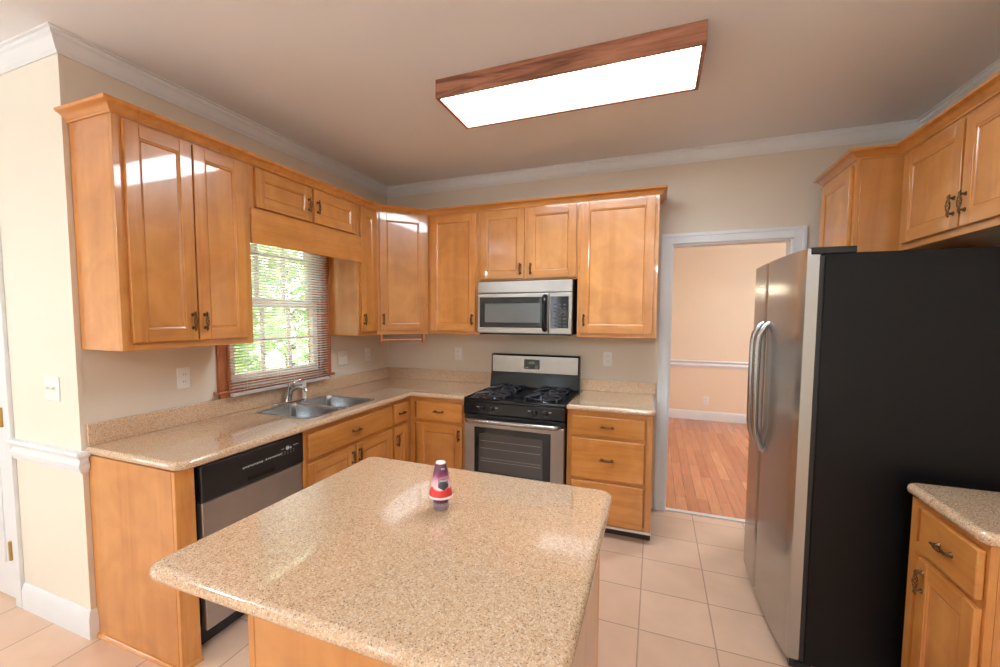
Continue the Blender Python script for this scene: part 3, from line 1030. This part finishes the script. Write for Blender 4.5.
# faucet
t = thing('faucet', 'chrome single-lever faucet with deck plate behind the sink', 'faucet', (.071, -1.33, ZC1 + .0004))
t.scale = (1.0, 1.15, 1.12)
s = MB(); s.prism(round_poly([(-.022, -.115), (.024, -.115), (.024, .115), (-.022, .115)], .02), .0, .009)
s.build('deck_plate', M['chrome'], t, bevel=.002)
s = MB(); s.tube([(0, 0, .0095), (.003, 0, .02), (.012, 0, .05), (.021, 0, .085), (.026, 0, .1), (.03, 0, .118), (.031, 0, .124)], [.025, .021, .018, .018, .0195, .018, .011], 24)
s.build('body', M['chrome'], t)
s = MB(); s.tube([(.018, 0, .06), (.055, 0, .088), (.1, 0, .1), (.14, 0, .1), (.158, 0, .093), (.164, 0, .078)], [.013, .012, .011, .011, .011, .012], 14)
s.build('spout', M['chrome'], t)
s = MB(); s.tube([(.034, .0, .118), (.055, .02, .134), (.08, .04, .144)], [.008, .006, .005], 10)
s.build('lever', M['chrome'], t)
t = thing('soap_dispenser', 'slim white dispenser standing right of the faucet', 'soap dispenser', (.066, -1.175, ZC1 + .0004))
MB().lathe([(.018, 0), (.018, .006), (.0135, .01), (.0125, .075), (.014, .1), (.015, .118), (.012, .124)], (0, 0, 0), 20).build('body', M['soap'], t)
MB().lathe([(.02, 0.0002), (.02, .004), (.0185, .006)], (0, 0, 0), 20).build('collar', M['chrome'], t)

# ------------------------------------------------------------------ outlets and switches
def wallplate(name, label, cat, loc, rz, gangs, kind):
    wd = .072 + .046 * (gangs - 1)
    t = thing(name, label, cat, loc, rz)
    MB().box(-wd / 2, wd / 2, -.006, 0, -.0585, .0585).build('cover_plate', M['plate'], t, bevel=.003)
    for g in range(gangs):
        xc = (g - (gangs - 1) / 2) * .046
        if kind == 'outlet':
            for sz in (-.02, .02):
                s = MB(); s.prism([(xc + .014 * math.cos(a * PI / 8), sz + .0135 * math.sin(a * PI / 8)) for a in range(16)], .006, .0085)
                s.v = [(v[0], -v[2], v[1]) for v in s.v]
                o = s.build('socket', M['plate'], t)
                MB().box(xc - .007, xc - .005, -.0092, -.0085, sz - .003, sz + .006).box(xc + .005, xc + .007, -.0092, -.0085, sz - .003, sz + .006).build('slots', M['slot'], o)
        else:
            s = MB(); s.box(xc - .005, xc + .005, -.0075, -.006, -.012, .012); s.box(xc - .0035, xc + .0035, -.018, -.007, .0, .008)
            s.build('toggle', M['plate'], t, bevel=.001)
    return t


wallplate('outlet', 'white double outlet on the wall left of the window', 'outlet', (0, -1.995, 1.17), PI / 2, 1, 'outlet')
wallplate('light_switch', 'white two-gang switch plate just right of the window', 'light switch', (0, -.672, 1.165), PI / 2, 2, 'switch')
wallplate('outlet', 'white outlet on the window wall closest to the back corner', 'outlet', (0, -.335, 1.165), PI / 2, 1, 'outlet')
wallplate('outlet', 'white outlet on the range wall between the corner and the range', 'outlet', (.758, 0, 1.17), 0, 1, 'outlet')
wallplate('outlet', 'white outlet on the back wall right of the range, above the short counter', 'outlet', (2.082, 0, 1.178), 0, 1, 'outlet')
wallplate('light_switch', 'white two-gang switch plate on the cream wall at far left, above the chair rail', 'light switch', (-.195, YC, 1.172), 0, 2, 'switch')
wallplate('outlet', 'white outlet low on the peach wall of the room beyond the doorway', 'outlet', (3.14, 3.43, .29), 0, 1, 'outlet')

# ------------------------------------------------------------------ dishwasher (front faces +x)
t = thing('dishwasher', 'stainless dishwasher with black control panel below the left counter', 'dishwasher', (0, YD0, 0), PI / 2)
w = YD1 - YD0
MB().box(.004, w - .004, -.575, -.03, .1, .868).build('tub', M['blackp'], t)
MB().box(.018, w - .012, -.617, -.578, .115, .698).build('door_panel', M['steel'], t, bevel=.006, seg=3)
cp = MB().box(.012, w - .006, -.627, -.576, .702, .868)
cp = cp.build('control_panel', M['blackp'], t, bevel=.008, seg=3)
s = MB().box(.24, w - .21, -.6285, -.6272, .722, .742)
s.build('grip_recess', M['black'], cp)
s = MB()
yf = -.6279
for k in range(9): s.box(.215 + k * .013, .223 + k * .013, yf - .0006, yf + .001, .788 + .002 * (k % 2), .796)
for k in range(8): s.box(.345 + k * .013, .352 + k * .013, yf - .0006, yf + .001, .790 + .002 * (k % 2), .798)
for k in range(2): s.box(.445 + k * .01, .451 + k * .01, yf - .0006, yf + .001, .815, .819)
for k in range(4): s.box(.525 + k * .009, .532 + k * .009, yf - .0006, yf + .001, .818, .822)
for k in range(5):
    for j in range(2): s.box(.445 + k * .02, .448 + k * .02, yf - .0006, yf + .001, .785 + j * .012, .788 + j * .012)
s.lathe([(.011, .0), (.011, .0015)], (.485, -.627, .816), 20, axis='y')
s.lathe([(.006, .0), (.006, .0015)], (.506, -.627, .812), 16, axis='y')
s.build('panel_markings', M['silver'], cp)
MB().box(.01, w - .01, -.53, -.51, .002, .099).build('toe_panel', M['blackp'], t)

# ------------------------------------------------------------------ range
t = thing('gas_range', 'stainless and black gas range with four burners between the counters', 'range', (XR, 0, 0))
RW = .758
MB().box(.004, RW - .004, -.63, -.03, .09, .884).build('body', M['blackp'], t)
# cooktop with raised rim
s = MB()
s.box(.0, RW, -.668, -.03, .885, .905)
s.box(.0, RW, -.668, -.655, .905, .912); s.box(0, .012, -.655, -.03, .905, .912); s.box(RW - .012, RW, -.655, -.03, .905, .912)
s.build('cooktop', M['black'], t, bevel=.004)
burn = [(.185, -.50), (.185, -.22), (.573, -.50), (.573, -.22)]
for (bx, by_) in burn:
    o = MB().lathe([(.05, .9055), (.046, .915), (.036, .92), (.036, .926), (.03, .931), (.002, .932)], (bx, by_, 0), 28).build('burner', [M['iron']], t)
    MB().torus((bx, by_, .9075), .062, .004, 28, 6).build('drip_ring', M['chrome'], o)
for sx, x0, x1 in ((0, .045, .325), (1, .433, .713)):
    for y0, y1 in ((-.635, -.365), (-.355, -.085)):
        g = MB(); cx_, cy_ = (x0 + x1) / 2, (y0 + y1) / 2
        z = .938
        for e_ in (-1, 1):
            for f_ in (-1, 1):
                # arched fingers from corners to centre
                px, py = cx_ + e_ * .115, cy_ + f_ * .11
                g.tube([(px, py, .906), (px, py, .925), (px - e_ * .012, py - f_ * .012, z), (cx_ + e_ * .035, cy_ + f_ * .035, z + .003)], .0065, 7)
        for e_ in (-1, 1):
            g.tube([(cx_ + e_ * .12, cy_, .921), (cx_ + e_ * .105, cy_, z), (cx_ + e_ * .03, cy_, z + .003)], .006, 7)
            g.tube([(cx_, cy_ + e_ * .118, .921), (cx_, cy_ + e_ * .105, z), (cx_, cy_ + e_ * .03, z + .003)], .006, 7)
        g.tube([(cx_ + .118 * math.cos(a), cy_ + .113 * math.sin(a), .922) for a in [2 * PI * k / 24 for k in range(25)]], .006, 7)
        g.build('grate', M['iron'], t)
# backguard
s = MB()
s.prism([(0, 0)] * 0 or [(-.115, .905), (-.115, .93), (-.085, 1.04), (-.078, 1.185), (-.07, 1.195), (-.02, 1.195), (-.02, .905)], 0, RW)
s.v = [(v[2], v[0], v[1]) for v in s.v]
bg_ = s.build('backguard', M['black'], t, bevel=.004)
s = MB()
s.prism([(-.0885, 1.042), (-.0815, 1.182), (-.078, 1.182), (-.084, 1.042)], .012, RW - .012)
s.v = [(v[2], v[0], v[1]) for v in s.v]
pf = s.build('steel_fascia', M['steel'], bg_, bevel=.0015)
tilt = math.atan2(.007, .14)


def onf(x0, x1, z0, z1, d0, d1, s):
    def Y(z): return -.0885 + (z - 1.042) * .05
    b = len(s.v)
    for dd in (d0, d1):
        for x, z in ((x0, z0), (x1, z0), (x1, z1), (x0, z1)): s.v.append((x, Y(z) - dd, z))
    for q in ((0, 1, 2, 3), (7, 6, 5, 4), (0, 4, 5, 1), (1, 5, 6, 2), (2, 6, 7, 3), (3, 7, 4, 0)): s.face([b + i for i in q])


s = MB(); onf(.295, .43, 1.075, 1.155, 0, .0025, s)
dp = s.build('clock_display', M['display'], bg_)
s = MB()
seg = {'1': 'bc', '2': 'abged', '0': 'abcdef', '5': 'afgcd'}
for k, ch in enumerate(('1', '2', '0', '5')):
    x = .336 + k * .014 + (.004 if k > 1 else 0); zc = 1.128; hw, hh = .004, .008
    for q in seg[ch]:
        bx = {'a': (x - hw, x + hw, zc + hh, zc + hh + .0015), 'g': (x - hw, x + hw, zc - .0007, zc + .0008), 'd': (x - hw, x + hw, zc - hh - .0015, zc - hh),
              'b': (x + hw, x + hw + .0015, zc, zc + hh), 'c': (x + hw, x + hw + .0015, zc - hh, zc), 'f': (x - hw - .0015, x - hw, zc, zc + hh), 'e': (x - hw - .0015, x - hw, zc - hh, zc)}[q]
        onf(*bx, .0026, .0032, s)
s.build('clock_digits', M['green'], dp)
for k in range(4):
    for bx_, bz_ in ((.303, 1.084), (.39, 1.084), (.39, 1.1)):
        s = MB(); onf(bx_ + k * .008, bx_ + .006 + k * .008, bz_, bz_ + .006, .0026, .0032, s); s.build('button', M['silver'], dp)
# knob panel
s = MB()
s.prism([(-.632, .884), (-.672, .884), (-.680, .80), (-.632, .795)], .002, RW - .002)
s.v = [(v[2], v[0], v[1]) for v in s.v]
kp = s.build('knob_panel', M['black'], t, bevel=.003)
for kx in (.155, .225, .545, .62):
    s = MB(); s.lathe([(.021, 0), (.021, .003), (.017, .006), (.0155, .022), (.013, .025)], (0, 0, 0), 24, axis='y')
    s.box(-.0035, .0035, -.034, -.02, -.016, .016)
    s.build('knob', M['blackp'], kp, bevel=.001, loc=(kx, -.676, .842))
s = MB()
for kx in (.118, .262, .508, .657): s.box(kx - .010, kx + .010, -.6785, -.675, .849, .853)
s.build('knob_markings', M['silver'], kp)
# oven door
s = MB()
s.box(.004, RW - .004, -.672, -.632, .745, .79, 1)
s.box(.004, RW - .004, -.672, -.632, .21, .744, 0)
od = s.build('oven_door', [M['steel'], M['blackp']], t, bevel=.006, seg=3)
MB().box(.088, RW - .095, -.6755, -.672, .335, .70).build('oven_window', M['dkglass'], od, bevel=.003)
gl = MB().box(.125, RW - .15, -.6768, -.6757, .37, .655).build('viewing_glass', M['ovenglass'], od)
s = MB()
for z in (.45, .47, .545, .60): s.box(.14, RW - .165, -.6774, -.677, z, z + .0028)
s.build('rack_wires', M['rack'], gl)
s = MB()
s.tube([(.035, -.672, .755), (.035, -.70, .757), (.05, -.722, .758), (.08, -.728, .758), (RW - .08, -.728, .758), (RW - .05, -.722, .758), (RW - .035, -.70, .757), (RW - .035, -.672, .755)], [.015, .015, .0175, .0175, .0175, .0175, .015, .015], 14)
s.build('handle', M['steel_dark'], od)
MB().box(.004, RW - .004, -.668, -.632, .095, .203).build('storage_drawer', M['steel'], t, bevel=.006)
for x in (.05, RW - .05):
    for y in (-.6, -.08): MB().cyl((x, y, 0.001), (x, y, .0895), .018).build('foot', M['blackp'], t)

# ------------------------------------------------------------------ microwave
t = thing('microwave', 'stainless over-the-range microwave with black bow handle', 'microwave', (XR - .004, 0, 1.379))
MW, MH = .750, .412
MB().box(0, MW, -.362, -.002, .004, MH - .002).build('case', M['blackp'], t)
s = MB().box(.0, MW, -.385, -.3625, MH - .092, MH - .002)
s.build('vent_panel', M['steel'], t, bevel=.004)
s = MB()
x1 = .575
s.box(0, x1, -.39, -.3625, .006, MH - .096)
dm = s.build('door', M['steel'], t, bevel=.005)
MB().box(.018, x1 - .012, -.3925, -.39, .05, MH - .125).build('window_surround', M['dkglass'], dm, bevel=.002)
MB().box(.062, x1 - .065, -.3936, -.3926, .09, MH - .175).build('viewing_glass', M['mwglass'], dm)
s = MB(); s.box(x1 + .002, MW, -.39, -.3625, .006, MH - .096)
cpn = s.build('control_panel', M['steel'], t, bevel=.005)
MB().box(x1 + .014, MW - .025, -.3925, -.39, .05, MH - .125).build('key_panel', M['dkglass'], cpn, bevel=.002)
s = MB()
for r_ in range(7):
    for c_ in range(3): s.box(x1 + .04 + c_ * .036, x1 + .06 + c_ * .036, -.3931, -.3926, .065 + r_ * .026, .075 + r_ * .026)
s.build('key_markings', simple('key_print', sr(74, 76, 80), .5, noise=.05), cpn)
s = MB()
hx = x1 - .024
s.tube([(hx, -.39, .045), (hx, -.41, .043), (hx, -.428, .06), (hx, -.436, .10), (hx, -.438, .155), (hx, -.436, .22), (hx, -.428, .265), (hx, -.41, .282), (hx, -.39, .28)], [.018, .022, .021, .018, .016, .018, .021, .022, .018], 14)
s.build('handle', M['black'], dm)
s = MB().box(.01, MW - .01, -.36, -.02, -.006, .0035).build('bottom_plate', M['black'], t)

# ------------------------------------------------------------------ refrigerator (front faces -x)
FY0, FY1 = -1.462, -.643
t = thing('refrigerator', 'side-by-side stainless refrigerator with black sides and bow handles', 'refrigerator', (3.06, FY0, 0))
fw = FY1 - FY0
MB().box(.0, .84, .012, fw - .012, .03, 1.775).build('cabinet_body', M['fridge_side'], t, bevel=.004)
MB().box(-.02, -.0005, .016, fw - .016, .04, 1.765).build('door_gasket', M['blackp'], t)
split = .50


def fdoor(y0, y1, nm, lab):
    s = MB()
    n = 16
    P = []
    for k in range(n + 1):
        u = k / n; y = y0 + (y1 - y0) * u
        # contoured front across both doors, edges rolled
        g = (split - y) / split if y < split else .6 * (y - split) / (fw - split)
        x = -.1 + .030 * g * g * (1 if y < split else .4)
        ee = min(u, 1 - u) * (y1 - y0)
        if ee < .006: x += .006 * (1 - math.sqrt(max(0, 1 - (1 - ee / .006) ** 2)))
        P.append((x, y))
    pts = P + [(-.022, y1), (-.022, y0)]
    s.prism(pts, .055, 1.77)
    o = s.build(nm, M['steel_fridge'], t, label=lab)
    s = MB()
    s.prism(P + [(P[-1][0] + .012, y1), (P[0][0] + .012, y0)], 1.7702, 1.795)
    s.build('top_cap', M['steel_fridge'], o)
    return o, P


d1, P1 = fdoor(0.0, split - .0015, 'door', 'wider near stainless door')
d2, P2 = fdoor(split + .0015, fw, 'door', 'narrower far stainless door')
for dd, y in ((d1, split - .075), (d2, split + .045)):
    s = MB()
    s.tube([(-.09, y, 1.488), (-.112, y, 1.476), (-.136, y, 1.43), (-.142, y, 1.39), (-.144, y, 1.18), (-.142, y, .96), (-.136, y, .92), (-.112, y, .848), (-.09, y, .832)], .0155, 14)
    s.build('handle', M['steel_dark'], dd)
s = MB()
s.box(-.05, .105, .02, .09, 1.7755, 1.803); s.box(-.02, .105, fw - .09, fw - .02, 1.7755, 1.803)
s.build('hinge_cover', M['blackp'], t, bevel=.004)
s = MB().box(-.03, .03, .02, fw - .02, .004, .029)
s.box(-.05, -.03, .02, .06, .004, .05)
s.box(-.05, -.03, fw - .06, fw - .02, .004, .05)
s.build('base_grille', M['blackp'], t, bevel=.002)
for x in (.1, .75):
    for y in (.08, fw - .08): MB().cyl((x, y, 0.0005), (x, y, .0295), .02).build('roller_foot', M['blackp'], t)

# ------------------------------------------------------------------ right wall cabinets
RD = W - 3.605
ZR = 1.862
RY1 = -.645
# two-door unit above the refrigerator
w = .98
cabinet('wall_cabinet', 'two-door maple wall cabinet on the right wall above the refrigerator', 'cabinet', (W, RY1 - .001, 0), -PI / 2, w, RD, ZR, ZT,
        [(.06, .515, 1.895, 2.335, (.485, 1.99, 'v')), (.53, w - .03, 1.895, 2.335, (.56, 1.99, 'v'))], mids=[(.522, 1.9, 2.34)])
# deeper unit beyond
c = cabinet('wall_cabinet', 'deeper maple cabinet past the refrigerator, beside the doorway on the right', 'cabinet', (W, -.14, 0), -PI / 2, .504, W - 3.41, 1.81, ZT,
            [(.03, .475, 1.84, 2.335)], fs=.045)
tag(MB().sweep(CC, [(W, -.14), (3.41, -.14), (3.41, -.645), (3.605, -.645), (3.605, RY1 - .98), (W, RY1 - .98)], 1).build('cabinet_crown', M['wh']),
    'maple crown moulding on the right wall cabinets above the refrigerator', 'moulding')

# right base cabinet and its counter
x_f = 3.335
w = .405
c = cabinet('base_cabinet', 'maple base cabinet with one drawer and one door beside the black refrigerator side', 'cabinet', (W, -1.552, 0), -PI / 2, w, W - x_f, .09, .872,
            [(.10, w - .012, .12, .675, (.135, .60, 'v'))], [(.10, w - .012, .70, .85)], toe=True, rails=[.686])
t = thing('countertop', 'small speckled granite countertop in front of the refrigerator side', 'countertop')
slab('slab', [(3.305, -1.985), (W - .001, -1.985), (W - .001, -1.552), (3.305, -1.552)], [.03, 0, 0, .02], ZC0, ZC1, M['granite'], t, r=.017)

# ------------------------------------------------------------------ island
IX0, IX1, IY0, IY1 = 1.288, 2.311, -2.966, -2.056
t = thing('kitchen_island', 'maple island with overhanging speckled granite top in the foreground', 'island')
slab('granite_top', [(IX0, IY0), (IX1, IY0), (IX1, IY1), (IX0, IY1)], .03, ZC0, ZC1, M['granite'], t, r=.018)
bx0, bx1, by0_, by1_ = 1.56, 2.275, -2.90, -2.10
s = MB()
s.box(bx0 + .002, bx1 - .002, by0_ + .002, by1_ - .002, .09, .874)
s.build('base', M['wp'], t)
s = MB()
for x in (bx0, bx1 - .02):
    s.box(x, x + .02, by0_, by0_ + .02, .001, .874); s.box(x, x + .02, by1_ - .02, by1_, .001, .874)
s.build('corner_trim', M['wv'], t, bevel=.002)
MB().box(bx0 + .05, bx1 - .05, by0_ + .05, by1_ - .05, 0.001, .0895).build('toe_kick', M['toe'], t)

# ------------------------------------------------------------------ air freshener
t = thing('air_freshener', 'cone-shaped air freshener with red and purple wrap standing on the island', 'air freshener', (1.820, -2.415, ZC1 + .0003))
t.scale = (1.1, 1.1, 1.06)
MB().lathe([(.021, .0003), (.022, .004), (.025, .017), (.034, .020), (.034, .022), (.024, .024), (.022, .0245)], (0, 0, 0), 32).build('base_cup', M['frost'], t)
MB().lathe([(.019, .001), (.022, .018), (.021, .03), (.016, .045), (.014, .055)], (0, 0, 0), 32).build('gel_cone', M['gel'], t)
MB().lathe([(.033, .040), (.035, .041), (.0352, .044), (.034, .047)], (0, 0, 0), 32).build('rim', M['cap'], t)
cn = MB().lathe([(.0338, .047), (.032, .055), (.0265, .085), (.0205, .115), (.0155, .137), (.0145, .139)], (0, 0, 0), 40).build('cone_cover', M['wrap'], t)
MB().lathe([(.0145, .1391), (.0135, .1425), (.0, .143)][:2] + [(.006, .1435)], (0, 0, 0), 32).build('cap', M['cap'], t)


def onc(a0, a1, z0, z1, d, s, n=6, bot=None):
    """patch on the cone surface between angles a0..a1"""
    def rad(z): return .0338 - (z - .047) * (.0338 - .0155) / (.137 - .047) - .0004 * math.sin((z - .047) / .09 * PI)
    b = len(s.v)
    for k in range(n + 1):
        a = a0 + (a1 - a0) * k / n
        zz0 = z0 - (bot or 0) * (1 - abs(2 * k / n - 1))
        for z in (zz0, z1):
            r_ = rad(z) + d
            s.v.append((r_ * math.cos(a), r_ * math.sin(a), z))
    for k in range(n): s.face([b + 2 * k, b + 2 * k + 2, b + 2 * k + 3, b + 2 * k + 1])


ac = math.atan2(CY + 2.412, CX - 1.823) + .32
s = MB(); onc(ac - .6, ac + .55, .076, .106, .0008, s, 8, .009)
lb = s.build('label_shield', M['shield'], cn)
s = MB()
for k in range(6): onc(ac - .42 + k * .14, ac - .42 + k * .14 + .1, .091, .096, .0012, s, 1)
s.build('label_lettering', M['lettering'], lb)
s = MB()
for k in range(3): onc(ac - .25 + k * .2, ac - .25 + k * .2 + .13, .124, .129, .0008, s, 1)
s.build('cone_lettering', M['lettering'], cn)

# ------------------------------------------------------------------ ceiling light
LX0, LX1, LY0, LY1 = 1.343, 2.596, -1.538, -1.138
t = thing('ceiling_light', 'lit oak-framed rectangular fluorescent ceiling light', 'ceiling light', (0, 0, H))
s = MB()
s.box(LX0, LX1, LY0, LY0 + .018, -.095, -.0005, 0); s.box(LX0, LX1, LY1 - .018, LY1, -.095, -.0005, 0)
s.box(LX0, LX0 + .018, LY0 + .018, LY1 - .018, -.095, -.0005, 1); s.box(LX1 - .018, LX1, LY0 + .018, LY1 - .018, -.095, -.0005, 1)
s.build('frame', [M['oak_x'], M['oak_y']], t, bevel=.002)
MB().box(LX0 + .0185, LX1 - .0185, LY0 + .0185, LY1 - .0185, -.089, -.083).build('diffuser', M['diff'], t)

# lamp of the dining room, left of the doorway opening
t = thing('chandelier', 'warm lit chandelier of the room beyond the doorway', 'chandelier', (2.05, 1.75, 0))
s = MB().cyl((0, 0, 1.75), (0, 0, H - .001), .006, n=8)
s.lathe([(.06, H - .03), (.05, H - .001)], (0, 0, 0), 20)
for k in range(5):
    a = 2 * PI * k / 5
    s.tube([(0, 0, 1.75), (.12 * math.cos(a), .12 * math.sin(a), 1.70), (.24 * math.cos(a), .24 * math.sin(a), 1.76)], .006, 8)
s.build('frame', M['brass'], t)
for k in range(5):
    a = 2 * PI * k / 5
    MB().lathe([(.008, 1.766), (.014, 1.785), (.012, 1.81), (.003, 1.84)], (.24 * math.cos(a), .24 * math.sin(a), 0), 12).build('bulb', M['bulb'], t)

t = thing('fill_pendant', 'added fill light shaped as a white glass bowl pendant in the breakfast area behind the camera', 'added fill lamp', (-.7, -4.6, H))  # unseen pendants added to brighten the ceiling and rooms
MB().lathe([(.06, -.03), (.05, -.0005)], (0, 0, 0), 24).cyl((0, 0, -.44), (0, 0, -.03), .008, n=10).build('stem', M['brass'], t)
MB().lathe([(.02, -.50), (.12, -.485), (.18, -.44), (.2, -.40), (.19, -.40), (.17, -.44), (.11, -.47), (.01, -.485)], (0, 0, 0), 32).build('bowl_shade', M['fill_bowl'], t)
t2 = thing('fill_pendant', 'added fill light shaped as a white glass bowl pendant over the floor behind the camera on the right', 'added fill lamp', (2.6, -4.9, H))
for ch in t.children:
    c2 = ch.copy(); COL.objects.link(c2); c2.parent = t2
t3 = thing('fill_pendant', 'added fill light shaped as a white glass bowl pendant in the room beyond the doorway, out of sight', 'added fill lamp', (4.2, 1.4, H))  # added out of view as fill for the dining room
for ch in t.children:
    c2 = ch.copy(); COL.objects.link(c2); c2.parent = t3
